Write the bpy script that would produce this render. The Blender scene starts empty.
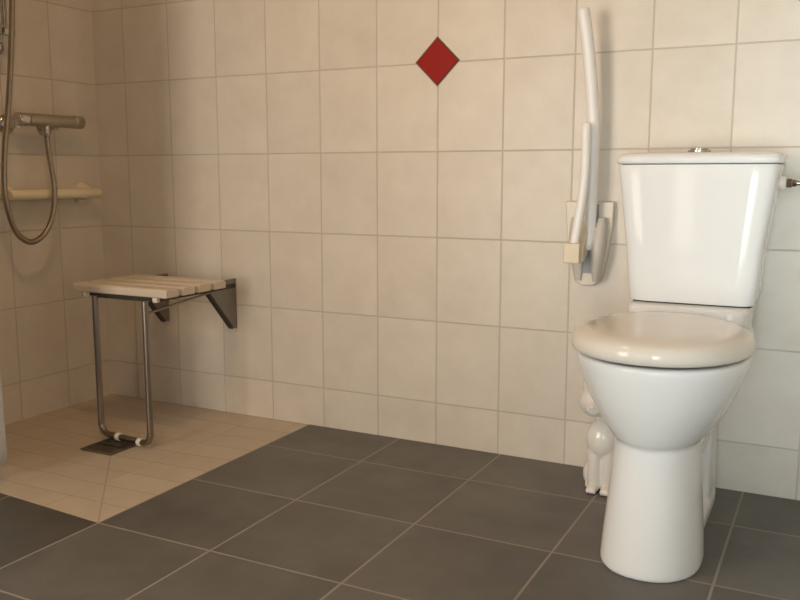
import bpy, bmesh, math, random
from mathutils import Vector, Matrix
random.seed(4)
D = bpy.data
SC = bpy.context.scene
COL = SC.collection
PI = math.pi

# ------------------------------------------------------------------ materials
def nodes_of(name):
    m = D.materials.new(name); m.use_nodes = True
    nt = m.node_tree
    return m, nt, nt.nodes['Principled BSDF']

def setin(b, **kw):
    names = {'color': 'Base Color', 'rough': 'Roughness', 'metal': 'Metallic', 'coat': 'Coat Weight',
             'coat_rough': 'Coat Roughness', 'spec': 'Specular IOR Level', 'sss': 'Subsurface Weight', 'trans': 'Transmission Weight'}
    for k, v in kw.items():
        b.inputs[names[k]].default_value = (*v, 1) if k == 'color' else v

def noisy(name, ca, cb, scale=8, rough=.4, metal=0, coat=0, bump=0, detail=4, rough_var=0.0, stretch=None, spec=.5):
    m, nt, b = nodes_of(name)
    b.inputs['Specular IOR Level'].default_value = spec
    tc = nt.nodes.new('ShaderNodeTexCoord')
    nz = nt.nodes.new('ShaderNodeTexNoise'); nz.inputs['Scale'].default_value = scale; nz.inputs['Detail'].default_value = detail
    src = tc.outputs['Object']
    if stretch:
        mp = nt.nodes.new('ShaderNodeMapping'); mp.inputs['Scale'].default_value = stretch
        nt.links.new(src, mp.inputs['Vector']); src = mp.outputs['Vector']
    nt.links.new(src, nz.inputs['Vector'])
    mx = nt.nodes.new('ShaderNodeMix'); mx.data_type = 'RGBA'
    mx.inputs['A'].default_value = (*ca, 1); mx.inputs['B'].default_value = (*cb, 1)
    nt.links.new(nz.outputs['Fac'], mx.inputs['Factor']); nt.links.new(mx.outputs['Result'], b.inputs['Base Color'])
    setin(b, rough=rough, metal=metal, coat=coat)
    if rough_var:
        mr = nt.nodes.new('ShaderNodeMapRange'); mr.inputs['To Min'].default_value = rough - rough_var; mr.inputs['To Max'].default_value = rough + rough_var
        nt.links.new(nz.outputs['Fac'], mr.inputs['Value']); nt.links.new(mr.outputs['Result'], b.inputs['Roughness'])
    if bump:
        bp = nt.nodes.new('ShaderNodeBump'); bp.inputs['Strength'].default_value = bump; bp.inputs['Distance'].default_value = .002
        nt.links.new(nz.outputs['Fac'], bp.inputs['Height']); nt.links.new(bp.outputs['Normal'], b.inputs['Normal'])
    return m

def tiled(name, au, av, su, sv, ou, ov, gw, ca, cb, grout, rough, vary=.05, nscale=6, bump=.6, gw2=None, wavy=0.0, seam=.5):
    """tiles laid on world axes au/av with size su x sv, an offset, a joint width and two glaze tones"""
    m, nt, b = nodes_of(name)
    b.inputs['Specular IOR Level'].default_value = .35
    N = nt.nodes.new; L = nt.links.new
    def mth(op, a, c=None, d=None):
        n = N('ShaderNodeMath'); n.operation = op
        for i, x in enumerate((a, c, d)):
            if x is None: continue
            if isinstance(x, (int, float)): n.inputs[i].default_value = x
            else: L(x, n.inputs[i])
        return n.outputs[0]
    geo = N('ShaderNodeNewGeometry'); sep = N('ShaderNodeSeparateXYZ'); L(geo.outputs['Position'], sep.inputs[0])
    def axis(a, s, o):
        t = mth('DIVIDE', mth('SUBTRACT', sep.outputs[a], o), s)
        i = mth('FLOOR', t); f = mth('SUBTRACT', t, i)
        e = mth('MULTIPLY', mth('MINIMUM', f, mth('SUBTRACT', 1.0, f)), s)
        return i, e
    iu, eu = axis(au, su, ou); iv, ev = axis(av, sv, ov)
    def edge(e, w):
        mr = N('ShaderNodeMapRange'); mr.interpolation_type = 'SMOOTHSTEP'
        mr.inputs['From Min'].default_value = w * .35; mr.inputs['From Max'].default_value = w * .65
        mr.inputs['To Min'].default_value = 1; mr.inputs['To Max'].default_value = 0
        L(e, mr.inputs['Value']); return mr.outputs['Result']
    g = mth('MAXIMUM', mth('MULTIPLY', edge(eu, gw2 or gw), 1.0), edge(ev, gw))
    cmb = N('ShaderNodeCombineXYZ'); L(iu, cmb.inputs[0]); L(iv, cmb.inputs[1])
    wn = N('ShaderNodeTexWhiteNoise'); wn.noise_dimensions = '2D'; L(cmb.outputs[0], wn.inputs['Vector'])
    # cloud pattern that jumps from tile to tile
    off = N('ShaderNodeVectorMath'); off.operation = 'MULTIPLY_ADD'
    L(wn.outputs['Color'], off.inputs[0]); off.inputs[1].default_value = (5, 5, 5); L(geo.outputs['Position'], off.inputs[2])
    nz = N('ShaderNodeTexNoise'); nz.inputs['Scale'].default_value = nscale; nz.inputs['Detail'].default_value = 5; nz.inputs['Roughness'].default_value = .6
    L(off.outputs[0], nz.inputs['Vector'])
    cr = N('ShaderNodeMapRange'); cr.inputs['From Min'].default_value = .3; cr.inputs['From Max'].default_value = .7
    L(nz.outputs['Fac'], cr.inputs['Value'])
    mx = N('ShaderNodeMix'); mx.data_type = 'RGBA'; mx.inputs['A'].default_value = (*ca, 1); mx.inputs['B'].default_value = (*cb, 1)
    L(cr.outputs['Result'], mx.inputs['Factor'])
    br = N('ShaderNodeMapRange'); br.inputs['To Min'].default_value = 1 - vary; br.inputs['To Max'].default_value = 1 + vary
    L(wn.outputs['Value'], br.inputs['Value'])
    sc = N('ShaderNodeVectorMath'); sc.operation = 'SCALE'; L(mx.outputs['Result'], sc.inputs[0]); L(br.outputs['Result'], sc.inputs['Scale'])
    gm = N('ShaderNodeMix'); gm.data_type = 'RGBA'; L(mth('MULTIPLY', g, seam), gm.inputs['Factor'])
    L(sc.outputs[0], gm.inputs['A']); gm.inputs['B'].default_value = (*grout, 1)
    L(gm.outputs['Result'], b.inputs['Base Color'])
    rr = N('ShaderNodeMapRange'); rr.inputs['To Min'].default_value = rough; rr.inputs['To Max'].default_value = .8
    L(g, rr.inputs['Value']); L(rr.outputs['Result'], b.inputs['Roughness'])
    h = mth('ADD', mth('MULTIPLY', g, -1.0), mth('MULTIPLY', nz.outputs['Fac'], wavy))
    bp = N('ShaderNodeBump'); bp.inputs['Strength'].default_value = bump; bp.inputs['Distance'].default_value = .0015
    L(h, bp.inputs['Height']); L(bp.outputs['Normal'], b.inputs['Normal'])
    return m

WZ = .1285                       # height of the lowest horizontal wall joint
LX = -.141                       # left wall
RX = 2.62                        # right wall
RY = -2.62                       # wall behind the camera
CZ = 2.42
W_A, W_B, W_G = (.75, .69, .605), (.68, .615, .53), (.40, .355, .30)
tileX = tiled('wall tiles on x', 0, 2, .2, .25, 0, WZ, .0042, W_A, W_B, W_G, .38, vary=.03, nscale=9, wavy=.15, seam=.46)
tileY = tiled('wall tiles on y', 1, 2, .2, .25, -.1924, WZ, .0042, W_A, W_B, W_G, .38, vary=.03, nscale=9, wavy=.15, seam=.46)
dark = tiled('anthracite floor tiles', 0, 1, .3333, .3333, 1.4092, -.2421, .0055, (.108, .103, .095), (.168, .160, .148), (.36, .325, .285), .45,
             vary=.07, nscale=5, bump=.35, wavy=.3, seam=.8)
dark_shaded = tiled('anthracite floor tiles with painted shade', 0, 1, .3333, .3333, 1.4092, -.1750, .0055, (.066, .062, .057), (.105, .10, .092), (.36, .325, .285), .45,  # same floor tiles, coloured darker to paint in the dimmer left side
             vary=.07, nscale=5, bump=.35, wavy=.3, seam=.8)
pan_m = tiled('cream shower floor tiles', 0, 1, .2, .1, .7426, -.9088, .0035, (.60, .515, .41), (.535, .45, .355), (.34, .28, .22), .45,
              vary=.03, nscale=10, bump=.3, gw2=.0022, wavy=.2, seam=.5)
paint = noisy('white ceiling paint', (.78, .76, .72), (.74, .72, .68), 12, .8)
brown = noisy('warm brown wall paint', (.36, .27, .19), (.32, .24, .165), 9, .7)
wood = noisy('honey wooden ceiling', (.42, .28, .15), (.33, .21, .11), 6, .5, stretch=(1, 12, 1))
ceramic = noisy('white glazed ceramic', (.83, .84, .845), (.805, .815, .82), 2, .05, spec=.17)
seat_p = noisy('cream glossy seat plastic', (.75, .71, .645), (.72, .68, .615), 3, .08, spec=.35)
figure_m = noisy('white glazed figurine ceramic', (.80, .77, .73), (.75, .71, .66), 20, .14, coat=.3)
cream_p = noisy('cream plastic', (.74, .64, .48), (.69, .59, .44), 5, .35)
white_p = noisy('white coated tube', (.88, .86, .84), (.85, .83, .81), 5, .25)
plate_p = noisy('off white plastic', (.74, .67, .56), (.69, .62, .52), 6, .35)
cheek_p = noisy('pale grey hinge plastic', (.60, .56, .50), (.55, .51, .46), 6, .35)
pocket_p = noisy('grey hinge pocket', (.33, .34, .36), (.28, .29, .31), 10, .5)
chrome = noisy('worn chrome', (.60, .57, .53), (.50, .47, .44), 30, .2, metal=1, rough_var=.06)
satin = noisy('satin chrome of the mixer bar', (.52, .47, .39), (.45, .405, .33), 20, .42, metal=.9, rough_var=.06)
steel = noisy('brushed steel tube', (.36, .32, .28), (.28, .245, .21), 12, .32, metal=1, rough_var=.08, stretch=(1, 1, .1))
brac_m = noisy('grey steel bracket', (.30, .28, .25), (.24, .22, .195), 9, .45, metal=.6, rough_var=.1)
flange_m = noisy('dark steel bracket edge', (.09, .08, .07), (.06, .055, .05), 14, .5, metal=.5)
slat_m = noisy('ivory plastic slats', (.73, .635, .52), (.70, .605, .49), 6, .35, stretch=(.3, 4, 4))
clip_m = noisy('white plastic clip', (.84, .80, .74), (.8, .76, .7), 6, .4)
grate_m = noisy('dark steel grate', (.24, .21, .17), (.14, .12, .095), 60, .4, metal=.7, rough_var=.12)
hole_m = noisy('black drain opening', (.012, .011, .01), (.02, .018, .016), 20, .7)
hose_m = noisy('ribbed metal hose', (.42, .36, .28), (.33, .28, .22), 40, .33, metal=.9, rough_var=.08)
shelf_m = noisy('ivory shelf plastic', (.86, .76, .56), (.82, .72, .52), 6, .35)
curtain_m = noisy('pale blue white curtain cloth', (.70, .74, .78), (.62, .66, .71), 25, .8, bump=.15)
red_m = noisy('glossy red tile', (.34, .010, .003), (.28, .008, .003), 14, .45, spec=.15)
joint_m = noisy('dark tile joint', (.17, .15, .11), (.13, .11, .08), 40, .8)
gap_m = noisy('painted gap shade', (.03, .028, .026), (.02, .018, .017), 30, .7)  # near black paints the shade in the gaps under seat lid and tank
frame_m = noisy('white window frame', (.8, .8, .78), (.76, .76, .74), 6, .4)

# ------------------------------------------------------------------ mesh helpers
def link(name, bm, mat, parent=None, smooth=True, bevel=0, seg=2, sub=0, angle=40):
    bmesh.ops.recalc_face_normals(bm, faces=bm.faces[:])
    me = D.meshes.new(name); bm.to_mesh(me); bm.free()
    o = D.objects.new(name, me); COL.objects.link(o); me.materials.append(mat)
    if smooth:
        for p in me.polygons: p.use_smooth = True
        try: me.set_sharp_from_angle(angle=math.radians(angle))
        except Exception: pass
    if bevel:
        b = o.modifiers.new('bevel', 'BEVEL'); b.width = bevel; b.segments = seg; b.limit_method = 'ANGLE'; b.angle_limit = math.radians(35)
        b.harden_normals = True
    if sub:
        s = o.modifiers.new('sub', 'SUBSURF'); s.levels = sub; s.render_levels = sub
    if parent is not None:
        o.parent = parent
        r = Vector((0, 0, 0)); p = parent
        while p is not None: r += Vector(p.location); p = p.parent
        me.transform(Matrix.Translation(-r))
    return o

def thing(name, label, cat, loc=(0, 0, 0), group=None):
    e = D.objects.new(name, None); e.empty_display_size = .1; COL.objects.link(e); e.location = loc
    e['label'] = label; e['category'] = cat
    if group: e['group'] = group
    return e

def structure(o, label=None):
    o['kind'] = 'structure'
    if label: o['label'] = label
    return o

def box(bm, x0, x1, y0, y1, z0, z1):
    vs = [bm.verts.new((x, y, z)) for z in (z0, z1) for y in (y0, y1) for x in (x0, x1)]
    for f in ((0, 2, 3, 1), (4, 5, 7, 6), (0, 1, 5, 4), (2, 6, 7, 3), (0, 4, 6, 2), (1, 3, 7, 5)):
        bm.faces.new([vs[i] for i in f])
    return vs

def B(*a):
    bm = bmesh.new(); box(bm, *a); return bm

def frames(pts):
    """parallel transported frames along a polyline"""
    T = []
    n = len(pts)
    for i in range(n):
        a = pts[max(i - 1, 0)]; c = pts[min(i + 1, n - 1)]
        T.append((c - a).normalized())
    u = T[0].cross(Vector((0, 0, 1)))
    if u.length < 1e-3: u = T[0].cross(Vector((0, 1, 0)))
    u.normalize(); out = []
    for t in T:
        u = (u - t * u.dot(t)).normalized(); out.append((t, u, t.cross(u)))
    return out

def smooth_path(pts, n=8):
    pts = [Vector(p) for p in pts]; P = [pts[0] * 2 - pts[1]] + pts + [pts[-1] * 2 - pts[-2]]
    out = []
    for i in range(1, len(P) - 2):
        a, b, c, d = P[i - 1:i + 3]
        for k in range(n):
            t = k / n
            out.append(.5 * ((2 * b) + (c - a) * t + (2 * a - 5 * b + 4 * c - d) * t * t + (3 * b - a - 3 * c + d) * t ** 3))
    out.append(pts[-1]); return out

def tube(bm, pts, r, sides=20, caps=True, closed=False):
    pts = [Vector(p) for p in pts]; fr = frames(pts); rings = []
    for i, (p, (t, u, v)) in enumerate(zip(pts, fr)):
        rr = r(i) if callable(r) else r
        rings.append([bm.verts.new(p + (u * math.cos(2 * PI * k / sides) + v * math.sin(2 * PI * k / sides)) * rr) for k in range(sides)])
    for a, b in zip(rings, rings[1:]):
        for k in range(sides): bm.faces.new((a[k], a[(k + 1) % sides], b[(k + 1) % sides], b[k]))
    if caps: bm.faces.new(rings[0][::-1]); bm.faces.new(rings[-1])
    return rings

def cap_tube(bm, pts, r, sides=20, round_ends=True):
    """tube with softly domed ends"""
    pts = [Vector(p) for p in pts]
    d0 = (pts[0] - pts[1]).normalized(); d1 = (pts[-1] - pts[-2]).normalized()
    pre = [pts[0] + d0 * r * x for x in (.34, .30, .18)]; post = [pts[-1] + d1 * r * x for x in (.18, .30, .34)]
    allp = pre + pts + post; n = len(allp)
    prof = {0: .45, 1: .75, 2: .93, n - 3: .93, n - 2: .75, n - 1: .45}
    tube(bm, allp, lambda i: r * prof.get(i, 1), sides)

def lathe(bm, prof, origin, axis='z', sides=32):
    o = Vector(origin); rings = []
    for r, h in prof:
        ring = []
        for k in range(sides):
            a = 2 * PI * k / sides; c, s = math.cos(a) * r, math.sin(a) * r
            v = {'z': (c, s, h), 'x': (h, c, s), 'y': (s, h, c)}[axis]
            ring.append(bm.verts.new(o + Vector(v)))
        rings.append(ring)
    for a, b in zip(rings, rings[1:]):
        for k in range(sides): bm.faces.new((a[k], a[(k + 1) % sides], b[(k + 1) % sides], b[k]))
    bm.faces.new(rings[0][::-1]); bm.faces.new(rings[-1])

def sup(cx, yf, yb, z, hx, ef=2.2, eb=2.2, n=64, ym=None, hb=None):
    """closed outline: a superellipse with its own front (-y) and back halves; hb = half width of the back"""
    ym = (yf + yb) / 2 if ym is None else ym
    pts = []
    for k in range(n):
        a = 2 * PI * k / n; c, s = math.cos(a), math.sin(a)
        e = ef if s < 0 else eb
        X = math.copysign(abs(c) ** (2 / e), c) * hx
        Y = math.copysign(abs(s) ** (2 / e), s)
        y = ym + (Y * (ym - yf) if s < 0 else Y * (yb - ym))
        if hb is not None and s > 0: X *= 1 + (hb / hx - 1) * Y ** 1.5
        pts.append(Vector((cx + X, y, z)))
    return pts

def loft(bm, secs):
    rings = [[bm.verts.new(p) for p in s] for s in secs]; n = len(rings[0])
    for a, b in zip(rings, rings[1:]):
        for k in range(n): bm.faces.new((a[k], a[(k + 1) % n], b[(k + 1) % n], b[k]))
    bm.faces.new(rings[0][::-1]); bm.faces.new(rings[-1])

def blob(bm, c, r, seg=24, rot=None):
    m = Matrix.Translation(c) @ (rot or Matrix.Identity(4)) @ Matrix.Diagonal((*r, 1))
    bmesh.ops.create_uvsphere(bm, u_segments=seg, v_segments=seg // 2, radius=1, matrix=m)

def fuse(o, voxel, it=6, factor=.5):
    """melt overlapping shells into one glazed skin"""
    r = o.modifiers.new('fuse', 'REMESH'); r.mode = 'VOXEL'; r.voxel_size = voxel; r.use_smooth_shade = True
    s = o.modifiers.new('soften', 'SMOOTH'); s.iterations = it; s.factor = factor

def prism(bm, outline, axis, a0, a1):
    """extrude a 2-D outline along an axis ('x': outline in y,z; 'y': in x,z; 'z': in x,y)"""
    def P(p, a): return {'x': (a, p[0], p[1]), 'y': (p[0], a, p[1]), 'z': (p[0], p[1], a)}[axis]
    A = [bm.verts.new(P(p, a0)) for p in outline]; Bv = [bm.verts.new(P(p, a1)) for p in outline]
    n = len(A)
    for k in range(n): bm.faces.new((A[k], A[(k + 1) % n], Bv[(k + 1) % n], Bv[k]))
    bm.faces.new(A[::-1]); bm.faces.new(Bv)

# ------------------------------------------------------------------ the room
TH = .12
structure(link('wall_back', B(LX - TH, RX + TH, 0, TH, -.05, CZ), tileX, smooth=False))
structure(link('wall_left', B(LX - TH, LX, RY - TH, 0, -.05, CZ), tileY, smooth=False))
structure(link('wall_right', B(RX, RX + TH, RY - TH, 0, -.05, CZ), tileY, smooth=False))
WX0, WX1, WZ0, WZ1 = .20, 1.06, .18, 1.94       # unseen tall windows behind the photographer, placed and sized to shape the daylight
VX0, VX1, VZ0, VZ1 = 2.06, 2.58, .06, 1.58
OPEN = [(WX0, WX1, WZ0, WZ1), (VX0, VX1, VZ0, VZ1), (1.44, 1.62, .06, 1.94)]  # last opening: unseen door ajar, added to hold the bright strip lamp
bm = bmesh.new(); xa = LX
for x0, x1, z0, z1 in sorted(OPEN):
    box(bm, xa, x0, RY - TH, RY, -.05, CZ); box(bm, x0, x1, RY - TH, RY, -.05, z0); box(bm, x0, x1, RY - TH, RY, z1, CZ); xa = x1
box(bm, xa, RX, RY - TH, RY, -.05, CZ)
structure(link('wall_front', bm, brown, smooth=False))
for nm, (x0, x1, z0, z1), f in zip(('window_1', 'window_2', 'door_gap'), OPEN, (.05, .05, .02)):
    bm = bmesh.new()
    box(bm, x0, x0 + f, RY - .09, RY - .03, z0, z1); box(bm, x1 - f, x1, RY - .09, RY - .03, z0, z1)
    box(bm, x0 + f, x1 - f, RY - .09, RY - .03, z0, z0 + f); box(bm, x0 + f, x1 - f, RY - .09, RY - .03, z1 - f, z1)
    structure(link(nm, bm, frame_m, smooth=False))
structure(link('ceiling', B(LX - TH, RX + TH, RY - TH, TH, CZ, CZ + .1), wood, smooth=False))
PX, PY = .7426, -.9088                           # shower floor corner
bm = bmesh.new()
PL = -.845
prism(bm, [(PX, RY), (RX, RY), (RX, 0), (PX, 0), (PX, PY)], 'z', -.05, 0); n1 = len(bm.faces)
prism(bm, [(LX, RY), (PX, RY), (PX, PY), (LX, PL)], 'z', -.05, 0)
fl = structure(link('floor', bm, dark, smooth=False)); fl.data.materials.append(dark_shaded)
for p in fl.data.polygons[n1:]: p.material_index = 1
# shower floor: four facets falling to the drain
DX0, DX1, DY0, DY1, DZ = .262, .384, -.517, -.398, -.008
bm = bmesh.new()
o4 = [bm.verts.new(p) for p in ((LX, PL, 0), (PX, PY, 0), (PX, 0, 0), (LX, 0, 0))]
i4 = [bm.verts.new(p) for p in ((DX0, DY0, DZ), (DX1, DY0, DZ), (DX1, DY1, DZ), (DX0, DY1, DZ))]
b4 = [bm.verts.new((v.co.x, v.co.y, -.05)) for v in o4]
for k in range(4):
    j = (k + 1) % 4
    bm.faces.new((o4[k], o4[j], i4[j], i4[k])); bm.faces.new((b4[j], b4[k], o4[k], o4[j]))
bm.faces.new(i4); bm.faces.new(b4[::-1])
structure(link('shower_floor', bm, pan_m, smooth=False), 'cream tiled shower floor falling to the drain')
# joint where two falls meet
bm = bmesh.new()
for a, c in (((PX, PY, 0), (DX1, DY0, DZ)),):
    a, c = Vector(a), Vector(c); d = (c - a); s = Vector((-d.y, d.x, 0)).normalized() * .0017
    a = a + d * .01
    vs = [bm.verts.new(p + Vector((0, 0, h))) for h in (-.002, .0006) for p in (a - s, a + s, c + s, c - s)]
    for f4 in ((0, 1, 2, 3), (4, 7, 6, 5), (0, 4, 5, 1), (1, 5, 6, 2), (2, 6, 7, 3), (3, 7, 4, 0)): bm.faces.new([vs[i] for i in f4])
structure(link('trim_1', bm, noisy('shower floor joint', (.47, .395, .31), (.43, .355, .28), 30, .8), smooth=False))

# ------------------------------------------------------------------ red accent tile
t = thing('accent_tile', 'small red diamond tile set into the white tiled wall', 'tile', (1.198, 0, 1.1325))
def diamond(h, y0, y1):
    bm = bmesh.new(); prism(bm, [(1.198, 1.1325 - h), (1.198 + h, 1.1325), (1.198, 1.1325 + h), (1.198 - h, 1.1325)], 'y', y0, y1); return bm
link('tile_face', diamond(.0655, -.0045, .002), red_m, t, bevel=.0015)
o = link('joint', diamond(.0700, -.0012, .002), joint_m, t, smooth=False); o['label'] = 'dark grout line round the red tile'

# ------------------------------------------------------------------ toilet
TX = 1.939
TT = 1.946
t = thing('toilet', 'white ceramic close-coupled toilet with closed seat standing against the tiled wall', 'toilet', (TX, -.35, 0))
bm = bmesh.new()
# front column
loft(bm, [sup(TX, yf, yb, z, hx, 2.2, 2.6) for z, hx, yf, yb in
          ((0, .1035, -.627, -.36), (.004, .1045, -.629, -.36), (.02, .1035, -.628, -.36), (.06, .101, -.622, -.36), (.12, .096, -.614, -.36), (.20, .089, -.604, -.36),
           (.266, .084, -.598, -.36), (.30, .080, -.59, -.36), (.34, .07, -.57, -.36))])
# bowl
loft(bm, [sup(TX, yf, yb, z, hx, 2.1, 2.3, ym=ym) for z, hx, yf, yb, ym in
          ((.264, .055, -.560, -.40, -.47), (.266, .086, -.600, -.34, -.47), (.277, .098, -.613, -.32, -.46), (.30, .114, -.628, -.30, -.46), (.33, .132, -.644, -.27, -.46),
           (.36, .147, -.658, -.25, -.46), (.40, .163, -.672, -.23, -.46), (.43, .173, -.681, -.22, -.46), (.444, .175, -.683, -.22, -.46), (.449, .171, -.679, -.22, -.46))])
# body behind the bowl, sloping back to the wall
loft(bm, [sup(TX, yf, yb, z, hx, 4, 6) for z, hx, yf, yb in
          ((.17, .066, -.40, -.03), (.21, .074, -.43, -.025), (.28, .100, -.45, -.022), (.35, .134, -.45, -.02), (.40, .152, -.44, -.02), (.44, .150, -.42, -.02), (.452, .140, -.38, -.02))])
# deck that carries the tank
loft(bm, [sup(TT, yf, yb, z, hx, 8, 8) for z, hx, yf, yb in
          ((.42, .128, -.26, -.02), (.47, .135, -.252, -.02), (.501, .138, -.246, -.02), (.5065, .134, -.24, -.024))])
# web and rear foot
loft(bm, [sup(TX, -.44, -.06, z, hx, 6, 6) for z, hx in ((0, .052), (.10, .052), (.24, .056))])
loft(bm, [sup(TX, -.215, -.05, z, hx, 9, 9) for z, hx in ((0, .078), (.10, .075), (.27, .074))])
loft(bm, [sup(TX, -.50, -.045, z, hx, 7, 7) for z, hx in ((0, .083), (.026, .082), (.033, .079), (.036, .072))])
body = link('bowl', bm, ceramic, t); fuse(body, .0042, 5, .5)
# seat ring and lid
bm = bmesh.new()
SX = TX - .002
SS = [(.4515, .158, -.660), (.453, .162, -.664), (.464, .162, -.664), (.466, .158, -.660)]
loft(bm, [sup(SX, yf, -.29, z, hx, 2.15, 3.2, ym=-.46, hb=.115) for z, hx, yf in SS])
seat = link('seat', bm, gap_m, t); seat['label'] = 'seat ring under the closed lid, coloured dark for shade'
bm = bmesh.new()
loft(bm, [sup(SX, yf, yb, z, hx, 2.15, 3.0, ym=-.46, hb=.118 * hx / .186) for z, hx, yf, yb in
          ((.4565, .172, -.676, -.272), (.4570, .1785, -.690, -.268), (.4600, .1815, -.695, -.264), (.468, .1830, -.698, -.262), (.478, .1825, -.6975, -.262), (.487, .1795, -.694, -.265),
           (.494, .173, -.686, -.270), (.499, .163, -.674, -.278), (.5025, .149, -.655, -.290), (.5050, .125, -.625, -.310), (.5066, .09, -.58, -.34), (.5072, .04, -.52, -.40))])
lid = link('seat_lid', bm, seat_p, t)
for s in (-1, 1):
    bm = bmesh.new(); tube(bm, [(TX + s * .075 - .022, -.258, .474), (TX + s * .075 + .022, -.258, .474)], .011, 16)
    box(bm, TX + s * .075 - .014, TX + s * .075 + .014, -.262, -.245, .45, .474)
    link('hinge', bm, seat_p, t, bevel=.002)
# tank
bm = bmesh.new()
def tank_sec(z, hx, yf, yb=-.018, n=80): return sup(TT, yf, yb, z, hx, 7.5, 12, n=n)
loft(bm, [tank_sec(z, hx, yf) for z, hx, yf in ((.5085, .140, -.188), (.510, .1435, -.192), (.515, .1455, -.194), (.56, .150, -.196), (.64, .157, -.1995),
                                              (.72, .167, -.202), (.80, .1775, -.2035), (.833, .1815, -.204), (.836, .180, -.2025))])
tank = link('tank', bm, ceramic, t)
bm = bmesh.new(); loft(bm, [tank_sec(.5055, .138, -.188), tank_sec(.5095, .138, -.188)]); o = link('tank_gap', bm, gap_m, t); o['label'] = 'dark strip for the shaded gap under the tank'
bm = bmesh.new(); loft(bm, [tank_sec(.8350, .1765, -.2005), tank_sec(.8385, .1765, -.2005)]); o = link('lid_gap', bm, gap_m, t); o['label'] = 'dark strip for the shade under the tank lid'
bm = bmesh.new()
loft(bm, [sup(TT, yf, -.010, z, hx, 7, 10, n=80) for z, hx, yf in ((.838, .181, -.204), (.8390, .1845, -.2075), (.842, .1865, -.2095), (.849, .187, -.210), (.855, .185, -.208), (.8595, .181, -.203), (.8625, .174, -.195),
                                                           (.8645, .160, -.182), (.8655, .10, -.15))])
link('tank_lid', bm, ceramic, t)
bm = bmesh.new(); lathe(bm, [(.026, .864), (.027, .867), (.0265, .8705), (.023, .872)], (TT - .005, -.105, 0))
btn = link('flush_button', bm, chrome, t)
for s in (-1, 1):
    bm = bmesh.new()
    prism(bm, [(TT - .005 + s * (.002 + .018 * math.cos(a)), -.105 + .018 * math.sin(a)) for a in [PI / 2 - k * PI / 10 for k in range(11)]], 'z', .8715, .8755)
    link('button_half', bm, chrome, btn, bevel=.001)
# water supply at the tank's right side
t = thing('water_supply_pipe', 'chrome water pipe and valve running right from the toilet tank side', 'pipe', (TT + .17, -.10, .793))
bm = bmesh.new(); lathe(bm, [(.013, 0), (.0155, .002), (.0155, .013), (.013, .016)], (TT + .1745, -.10, .793), 'x'); o = link('plastic_nut', bm, clip_m, t)
bm = bmesh.new(); lathe(bm, [(.0085, 0), (.0115, .002), (.0115, .012), (.009, .014), (.009, .020), (.0075, .023)], (TT + .1905, -.10, .793), 'x', 6); link('coupling', bm, chrome, t)
bm = bmesh.new(); tube(bm, smooth_path([(TT + .212, -.10, .793), (TT + .32, -.10, .793), (TT + .40, -.10, .78), (TT + .43, -.10, .72), (TT + .43, -.08, .62), (TT + .43, -.05, .585), (TT + .43, -.001, .58)], 8), .0055, 14)
link('pipe', bm, chrome, t)
bm = bmesh.new(); lathe(bm, [(.012, -.014), (.024, -.012), (.026, -.004), (.026, 0)], (TT + .43, 0, .58), 'y'); link('wall_rosette', bm, chrome, t)

# ------------------------------------------------------------------ figurine behind the toilet
FX, FY = 1.747, -.135
t = bmesh.new()
for s in (-1, 1):                                    # front legs and paws
    tube(t, smooth_path([(FX + s * .017, FY - .030, .008), (FX + s * .0175, FY - .034, .03), (FX + s * .018, FY - .034, .08), (FX + s * .019, FY - .028, .13)], 5),
         lambda i: .0165 + .003 * min(1, i / 15), 16)
    blob(t, (FX + s * .018, FY - .046, .011), (.016, .022, .0125))
    for q in (-1, 0, 1): blob(t, (FX + s * .018 + q * .0085, FY - .062, .009), (.0055, .009, .0085), 12)
    blob(t, (FX + s * .036, FY + .012, .035), (.022, .038, .036))      # haunches
    blob(t, (FX + s * .034, FY - .012, .010), (.012, .024, .010))
blob(t, (FX - .001, FY - .022, .138), (.0435, .040, .053))             # round chest
blob(t, (FX, FY + .018, .095), (.040, .046, .075))                    # back
blob(t, (FX, FY + .005, .185), (.030, .030, .035))                   # neck
tube(t, smooth_path([(FX + .02, FY + .05, .02), (FX - .02, FY + .050, .018), (FX - .042, FY + .025, .022), (FX - .046, FY + .005, .030), (FX - .040, FY - .004, .040)], 6),
     lambda i: .013 * (1 - .25 * i / 24), 14)
HX, HY, HZ = FX - .019, FY - .036, .238
blob(t, (HX, HY, HZ), (.042, .040, .040))                              # drooping head, heavy at the muzzle
blob(t, (HX + .001, HY + .006, HZ + .042), (.037, .036, .052))
blob(t, (HX + .004, HY - .034, HZ - .008), (.022, .020, .019))
blob(t, (HX + .004, HY - .053, HZ - .001), (.008, .006, .006), 12)
for s in (-1, 1):
    tube(t, [(HX + s * .018, HY + .004, HZ + .07), (HX + s * .024, HY + .004, HZ + .095), (HX + s * .027, HY + .004, HZ + .118)], lambda i: (.016, .011, .003)[i], 14)
o = link('animal_figurine', t, figure_m); fuse(o, .0028, 3, .5)
o['label'] = 'white glazed ceramic figurine of a sitting animal beside the toilet base'; o['category'] = 'figurine'

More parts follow.
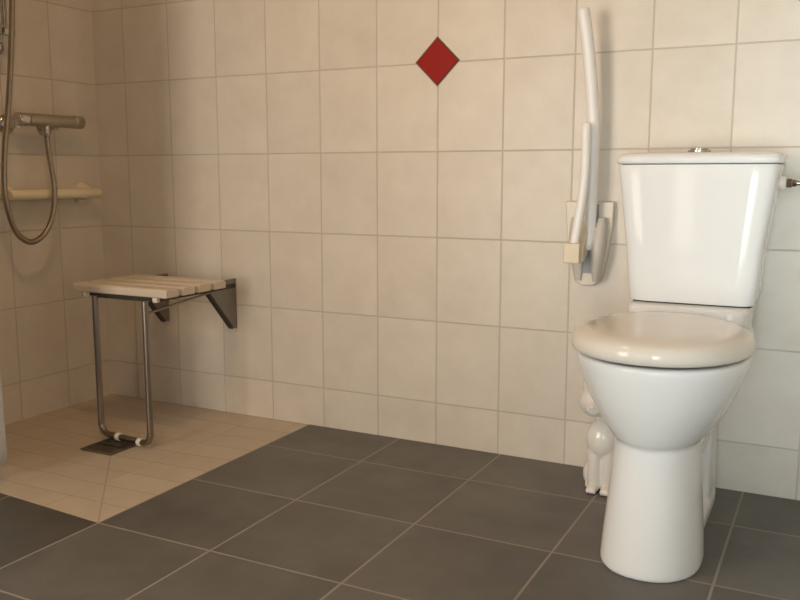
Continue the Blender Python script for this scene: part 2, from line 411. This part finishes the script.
# ------------------------------------------------------------------ folded grab rail
GX = 1.655
t = thing('grab_rail', 'white folding grab rail folded upright on the wall left of the toilet', 'grab rail', (GX, 0, .62))
def plate(pts, y0, y1): bm = bmesh.new(); prism(bm, pts, 'y', y0, y1); return bm
o_l = [(1.589, .742), (1.632, .742), (1.640, .52), (1.624, .525), (1.612, .56), (1.600, .62)]
o_r = [(1.672, .742), (1.721, .742), (1.7185, .68), (1.709, .61), (1.697, .550), (1.688, .528), (1.668, .516), (1.640, .516)]
wp = link('wall_plate', plate([(1.589, .742), (1.721, .742), (1.7185, .68), (1.709, .61), (1.697, .550), (1.688, .528), (1.672, .517), (1.640, .515), (1.622, .525), (1.611, .56), (1.598, .64)], -.022, 0), plate_p, t, bevel=.004)
bm = bmesh.new(); box(bm, 1.634, 1.682, -.026, -.020, .55, .735); link('channel', bm, pocket_p, wp, bevel=.001)
def petal(k, x, y0, y1):
    # leaf shaped cover, bulging and turned a little towards the room
    bm = bmesh.new(); rows = 16; secs = []
    for i in range(rows + 1):
        u = i / rows; z = .530 + (.700 - .530) * u
        wd = .005 + .0155 * math.sin(PI * (.06 + .86 * u)) ** .8 * (.75 + .35 * u)
        secs.append([Vector((x + k * (-.004 + .012 * u) + wd * math.cos(a), y0 + (y1 - y0) * (.5 - .5 * math.sin(a)) * (.55 + .45 * math.sin(PI * u)), z)) for a in [2 * PI * q / 24 for q in range(24)]])
    loft(bm, secs); return bm
link('hinge_cheek', petal(1, 1.686, -.020, -.068), cheek_p, t)
link('hinge_cheek', petal(-1, 1.628, -.020, -.038), cheek_p, t)
bm = bmesh.new(); tube(bm, [(1.640, -.045, .672), (1.684, -.045, .672)], .009, 16); link('hinge_pin', bm, chrome, t, bevel=.001)
# long tube, leaning away from the wall towards its top
bm = bmesh.new()
cap_tube(bm, smooth_path([(1.664, -.050, .62), (1.667, -.050, .72), (1.6685, -.050, .82), (1.668, -.051, .927), (1.662, -.060, 1.03), (1.653, -.071, 1.13), (1.641, -.084, 1.224)], 6), .0160, 24)
link('rail_tube', bm, white_p, t)
bm = bmesh.new()
cap_tube(bm, smooth_path([(1.641, -.105, .636), (1.649, -.099, .70), (1.656, -.093, .765), (1.659, -.088, .83), (1.6585, -.086, .940)], 6), .0118, 24)
link('support_tube', bm, white_p, t)
bm = bmesh.new(); box(bm, 1.6185, 1.6605, -.127, -.085, .585, .637); link('end_block', bm, cream_p, t, bevel=.003)
bm = bmesh.new()                                             # curved link between hinge and block
prism(bm, [(-.100, .587), (-.100, .630), (-.085, .640), (-.070, .665), (-.058, .700), (-.030, .705), (-.026, .66), (-.04, .625), (-.06, .60), (-.08, .587)], 'x', 1.632, 1.664)
link('link_arm', bm, cream_p, t, bevel=.003)

# ------------------------------------------------------------------ folding shower seat
t = thing('shower_bench', 'fold-down shower bench with ivory slats and steel leg on the back wall', 'shower bench', (.31, 0, 0))
SX0, SX1, SZ = .134, .516, .479
ny, yf, yb = 4, -.402, -.108
w = (yb - yf) / ny
for k in range(ny):
    y0 = yf + k * w
    bm = bmesh.new()
    prof = [(y0, SZ - .026), (y0, SZ - .006), (y0 + .006, SZ), (y0 + w - .022, SZ), (y0 + w - .016, SZ - .006), (y0 + w - .016, SZ - .026)]
    prism(bm, prof, 'x', SX0, SX1)
    link('slat', bm, slat_m, t, bevel=.004, seg=3)
# steel subframe bars under the slats, from bracket to front slat
for x in (.165, .452):
    bm = bmesh.new(); box(bm, x - .008, x + .008, -.385, -.005, SZ - .042, SZ - .0262); link('support_bar', bm, flange_m, t, bevel=.001)
bm = bmesh.new(); box(bm, .215, .47, -.398, -.385, SZ - .040, SZ - .0265); link('front_bar', bm, flange_m, t, bevel=.001)
for x in (.160, .457):
    bm = bmesh.new(); prism(bm, [(-.002, .468), (-.066, .468), (-.072, .447), (-.142, .444), (-.142, .434), (-.026, .303), (-.002, .300)], 'x', x - .0025, x + .0025)
    br = link('wall_bracket', bm, brac_m, t, smooth=False)
    bm = bmesh.new()                                         # folded dark edge along the slope
    dv = Vector((0, .118, -.133)).normalized(); nv = Vector((0, -dv.z, dv.y)) * -.004
    a, c = Vector((x, -.144, .436)), Vector((x, -.024, .302))
    vs = [bm.verts.new(p) for s in (-.013, .004) for p in (a + Vector((s, 0, 0)) + nv, a + Vector((s, 0, 0)) - nv, c + Vector((s, 0, 0)) - nv, c + Vector((s, 0, 0)) + nv)]
    for f4 in ((0, 1, 2, 3), (4, 7, 6, 5), (0, 4, 5, 1), (1, 5, 6, 2), (2, 6, 7, 3), (3, 7, 4, 0)): bm.faces.new([vs[i] for i in f4])
    link('bracket_edge', bm, flange_m, br, smooth=False)
    bm = bmesh.new(); lathe(bm, [(.006, 0), (.006, -.003), (.003, -.004)], (x - .010, -.002, .455), 'y', 12); link('screw', bm, flange_m, br)
# U shaped leg
LXa, LXb, LY, LZ, R = .231, .457, -.402, .011, .035
pts = [(LXa, LY, .445)] + [(LXa, LY, z) for z in (.3, .15, LZ + R + .002)]
pts += [(LXa + R - R * math.cos(a), LY, LZ + R - R * math.sin(a)) for a in [k * PI / 16 for k in range(1, 9)]]
pts += [(LXb - R + R * math.sin(a), LY, LZ + R - R * math.cos(a)) for a in [k * PI / 16 for k in range(0, 9)]]
pts += [(LXb, LY, z) for z in (.15, .3, .445)]
pts = [(x, y - .11 * (x - LXa), z) for x, y, z in pts]
bm = bmesh.new(); tube(bm, pts, .0098, 20); link('leg', bm, steel, t)
for x in (.312, .410):
    bm = bmesh.new(); yy = LY - .11 * (x - LXa); tube(bm, [(x - .008, yy + .00088, LZ), (x + .008, yy - .00088, LZ)], .0122, 20); link('foot', bm, clip_m, t, bevel=.001)
for x in (.186, .470):
    bm = bmesh.new(); box(bm, x - .0085, x + .0085, yf + .001, yf + .015, SZ - .041, SZ - .0262); link('clip', bm, clip_m, t, bevel=.002)
bm = bmesh.new(); tube(bm, [(.461, -.145, .436), (.457, -.42, .408)], .0038, 12); link('strut', bm, steel, t)

# ------------------------------------------------------------------ floor drain
t = thing('floor_drain', 'square dark metal floor drain in the cream shower floor', 'drain', ((DX0 + DX1) / 2, (DY0 + DY1) / 2, DZ))
bm = bmesh.new(); box(bm, DX0 + .006, DX1 - .006, DY0 + .006, DY1 - .006, DZ, DZ + .0015); link('sump', bm, hole_m, t, smooth=False)
bm = bmesh.new()
for a in ((DX0, DX1, DY0, DY0 + .008), (DX0, DX1, DY1 - .008, DY1), (DX0, DX0 + .008, DY0 + .008, DY1 - .008), (DX1 - .008, DX1, DY0 + .008, DY1 - .008)): box(bm, *a, DZ, DZ + .006)
link('rim', bm, grate_m, t, smooth=False)
bm = bmesh.new(); nb = 9; st = (DX1 - DX0 - .016) / nb
for k in range(nb): box(bm, DX0 + .008 + k * st + st * .2, DX0 + .008 + k * st + st * .8, DY0 + .006, DY1 - .006, DZ + .001, DZ + .005)
box(bm, DX0 + .006, DX1 - .006, (DY0 + DY1) / 2 - .006, (DY0 + DY1) / 2 + .006, DZ + .001, DZ + .005)
link('grate', bm, grate_m, t, smooth=False)

# ------------------------------------------------------------------ shower mixer, hose, slide rail, shelf (left wall)
t = thing('shower_mixer', 'chrome thermostatic bar mixer on the left shower wall', 'shower mixer', (LX, -.26, .985))
MX = LX + .062
bm = bmesh.new(); lathe(bm, [(.018, -.352), (.0205, -.35), (.0205, -.17), (.018, -.168)], (MX, 0, .987), 'y', 32); link('bar_body', bm, satin, t)
bm = bmesh.new(); lathe(bm, [(.016, -.168), (.0175, -.166), (.0215, -.163), (.0215, -.133), (.0195, -.130)], (MX, 0, .988), 'y', 32); link('temperature_knob', bm, satin, t)
bm = bmesh.new(); lathe(bm, [(.0195, -.392), (.0215, -.389), (.0215, -.356), (.0175, -.353)], (MX, 0, .986), 'y', 32); link('flow_knob', bm, chrome, t)
for y in (-.385, -.235):
    bm = bmesh.new(); lathe(bm, [(.032, 0), (.031, .006), (.024, .012), (.015, .016), (.013, .058)], (LX, y, .972), 'x', 32); link('wall_rosette', bm, chrome, t)
bm = bmesh.new(); lathe(bm, [(.009, .936), (.0105, .938), (.0105, .955), (.0125, .957), (.0125, .972)], (MX, -.279, 0), 'z', 20); link('hose_outlet', bm, chrome, t)

t = thing('shower_hose', 'ribbed metal shower hose looping down from the mixer bar', 'shower hose', (LX + .07, -.28, .935))
HP = [(MX, -.279, .936), (LX + .064, -.279, .90), (LX + .072, -.277, .84), (LX + .08, -.276, .76), (LX + .082, -.288, .69), (LX + .082, -.315, .635), (LX + .082, -.355, .604), (LX + .084, -.395, .600),
      (LX + .086, -.437, .63), (LX + .088, -.463, .69), (LX + .088, -.474, .77), (LX + .088, -.464, .89), (LX + .088, -.438, 1.04), (LX + .086, -.416, 1.195), (LX + .082, -.397, 1.345), (LX + .08, -.382, 1.50), (LX + .085, -.377, 1.64), (LX + .10, -.385, 1.75)]
path = smooth_path(HP, 24)
# resample evenly, one ring pair per rib
Ls = [0]
for a, c in zip(path, path[1:]): Ls.append(Ls[-1] + (c - a).length)
n = int(Ls[-1] / .0030); ev = []; j = 0
for k in range(n + 1):
    d = Ls[-1] * k / n
    while j < len(Ls) - 2 and Ls[j + 1] < d: j += 1
    ev.append(path[j].lerp(path[j + 1], (d - Ls[j]) / max(1e-9, Ls[j + 1] - Ls[j])))
bm = bmesh.new(); tube(bm, ev, lambda i: .0094 if i % 2 else .0074, 14); link('hose', bm, hose_m, t, angle=180)
bm = bmesh.new(); tube(bm, [(LX + .10, -.385, 1.745), (LX + .108, -.388, 1.80), (LX + .122, -.39, 1.90)], lambda i: (.011, .013, .015)[i], 16)
tube(bm, [(LX + .10, -.39, 1.935), (LX + .155, -.39, 1.915), (LX + .165, -.39, 1.911)], lambda i: (.02, .046, .044)[i], 28); link('shower_head', bm, chrome, t)

t = thing('slide_bar', 'chrome shower slide rail end with round knob at the upper left edge', 'shower rail', (LX, -.42, 1.27))
bm = bmesh.new(); tube(bm, [(LX + .05, -.405, 1.242), (LX + .05, -.405, 1.95)], .009, 18); link('rail', bm, chrome, t)
for z in (1.251, 1.94):
    bm = bmesh.new(); tube(bm, [(LX, -.405, z), (LX + .05, -.405, z)], .010, 18); link('wall_mount', bm, chrome, t)
bm = bmesh.new(); box(bm, LX + .038, LX + .062, -.43, -.375, 1.240, 1.262); link('end_bracket', bm, chrome, t, bevel=.004)
bm = bmesh.new(); blob(bm, (LX + .045, -.432, 1.200), (.021, .021, .023), 24); tube(bm, [(LX + .05, -.424, 1.20), (LX + .05, -.418, 1.268)], .007, 12); link('knob', bm, chrome, t)
bm = bmesh.new(); box(bm, LX + .035, LX + .115, -.412, -.372, 1.74, 1.78); link('head_holder', bm, chrome, t, bevel=.006)

t = thing('shower_shelf', 'narrow ivory shelf bar on the left shower wall below the mixer', 'shelf', (LX, -.24, .748))
bm = bmesh.new(); cap_tube(bm, [(LX + .052, -.425, .748), (LX + .052, -.24, .748), (LX + .052, -.062, .748)], .0165, 22); link('bar', bm, shelf_m, t)
bm = bmesh.new(); box(bm, LX + .002, LX + .05, -.41, -.075, .741, .748); link('tray', bm, shelf_m, t, bevel=.002)
for y in (-.405, -.085):
    bm = bmesh.new()
    loft(bm, [[Vector((x, y + hy * math.cos(2 * PI * k / 20), .752 + dz + hz * math.sin(2 * PI * k / 20))) for k in range(20)] for x, hy, hz, dz in
              ((LX, .032, .030, .004), (LX + .006, .031, .029, .004), (LX + .02, .022, .020, .002), (LX + .052, .014, .011, -.003))])
    link('end_mount', bm, shelf_m, t)
bm = bmesh.new(); blob(bm, (LX + .02, -.112, .722), (.02, .016, .008), 16); link('hook', bm, shelf_m, t)

# ------------------------------------------------------------------ curtain at the left edge
t = thing('shower_curtain', 'pale shower curtain gathered at the left edge of the shower', 'curtain', (.1, -.84, .06))
bm = bmesh.new(); nx, nz_ = 90, 24
def cpt(i, k, back):
    u = i / nx; z = .055 + (1.98 - .055) * k / nz_
    low = 1 - k / nz_
    x0, x1 = LX + .012, .310 + .020 * low ** 6 + .006 * math.sin(7 * z)
    x = x0 + (x1 - x0) * u
    y = -.845 + (.020 + .016 * low) * math.sin(u * 2 * PI * 6.5 + .6 * math.sin(3 * z)) + .004 * math.sin(9 * z + u * 5)
    return Vector((x, y + (.0016 if back else 0), z))
G = [[[bm.verts.new(cpt(i, k, b)) for k in range(nz_ + 1)] for i in range(nx + 1)] for b in (0, 1)]
for b in (0, 1):
    for i in range(nx):
        for k in range(nz_): bm.faces.new((G[b][i][k], G[b][i + 1][k], G[b][i + 1][k + 1], G[b][i][k + 1]))
for i in range(nx):
    for k in (0, nz_): bm.faces.new((G[0][i][k], G[0][i + 1][k], G[1][i + 1][k], G[1][i][k]))
for k in range(nz_):
    for i in (0, nx): bm.faces.new((G[0][i][k], G[0][i][k + 1], G[1][i][k + 1], G[1][i][k]))
link('cloth', bm, curtain_m, t, angle=180)
t2 = thing('curtain_rail', 'chrome curtain rail above the shower', 'rail', (LX, -.845, 2.0))
bm = bmesh.new(); tube(bm, [(LX, -.845, 1.995), (.80, -.845, 1.995)], .011, 18); tube(bm, [(.79, -.845, 1.995), (.79, -.845, CZ)], .009, 16); link('rod', bm, chrome, t2)

# ------------------------------------------------------------------ ceiling lamp
t = thing('ceiling_lamp', 'round white ceiling lamp', 'lamp', (1.05, -1.2, CZ))
bm = bmesh.new(); lathe(bm, [(.16, 0), (.16, -.03), (.15, -.035)], (1.05, -1.2, CZ)); link('lamp_base', bm, frame_m, t)

# ------------------------------------------------------------------ light
def area(name, loc, rot, sx, sy, power, col, shape='RECTANGLE', spread=180):
    l = D.lights.new(name, 'AREA'); l.shape = shape; l.size = sx; l.size_y = sy; l.energy = power; l.color = col; l.spread = math.radians(spread)
    o = D.objects.new(name, l); COL.objects.link(o); o.location = loc; o.rotation_euler = rot; return o
day = area('daylight outside window', (.30, RY - .74, .92), (PI / 2, 0, math.radians(-40)), 1.5, 1.75, 86, (1, .90, .76))
gap = area('added highlight strip in door gap', (1.53, RY - .04, 1.05), (PI / 2, 0, 0), .12, 1.6, 3.2, (1, .93, .83))  # narrow lamp added for highlight stripes, as from a door ajar
cool = area('daylight through side window', (2.34, RY - .07, .80), (PI / 2, 0, math.radians(-6)), .50, 1.5, 6.0, (.80, .96, 1), spread=58)
lamp = area('ceiling lamp light', (1.05, -1.2, CZ - .045), (0, 0, 0), .28, .28, 8.5, (1, .62, .30), 'DISK')
w = D.worlds.new('world'); SC.world = w; w.use_nodes = True
w.node_tree.nodes['Background'].inputs['Color'].default_value = (.9, .95, 1, 1); w.node_tree.nodes['Background'].inputs['Strength'].default_value = .5

# ------------------------------------------------------------------ camera
cd = D.cameras.new('camera'); cam = D.objects.new('camera', cd); COL.objects.link(cam); SC.camera = cam
cd.sensor_width = 36; cd.lens = 861.57 * 36 / 800; cd.clip_start = .02
yaw, pitch, roll = -.4730, -.1448, -.0003
f = Vector((math.sin(yaw) * math.cos(pitch), math.cos(yaw) * math.cos(pitch), math.sin(pitch)))
r = Vector((math.cos(yaw), -math.sin(yaw), 0)); u = r.cross(f)
cam.matrix_world = Matrix(((r.x, u.x, -f.x, 2.2578), (r.y, u.y, -f.y, -2.3064), (r.z, u.z, -f.z, .8132), (0, 0, 0, 1)))
SC.view_settings.view_transform = 'Standard'; SC.view_settings.look = 'None'; SC.view_settings.exposure = 0; SC.view_settings.gamma = 1
SC.view_settings.use_curve_mapping = False
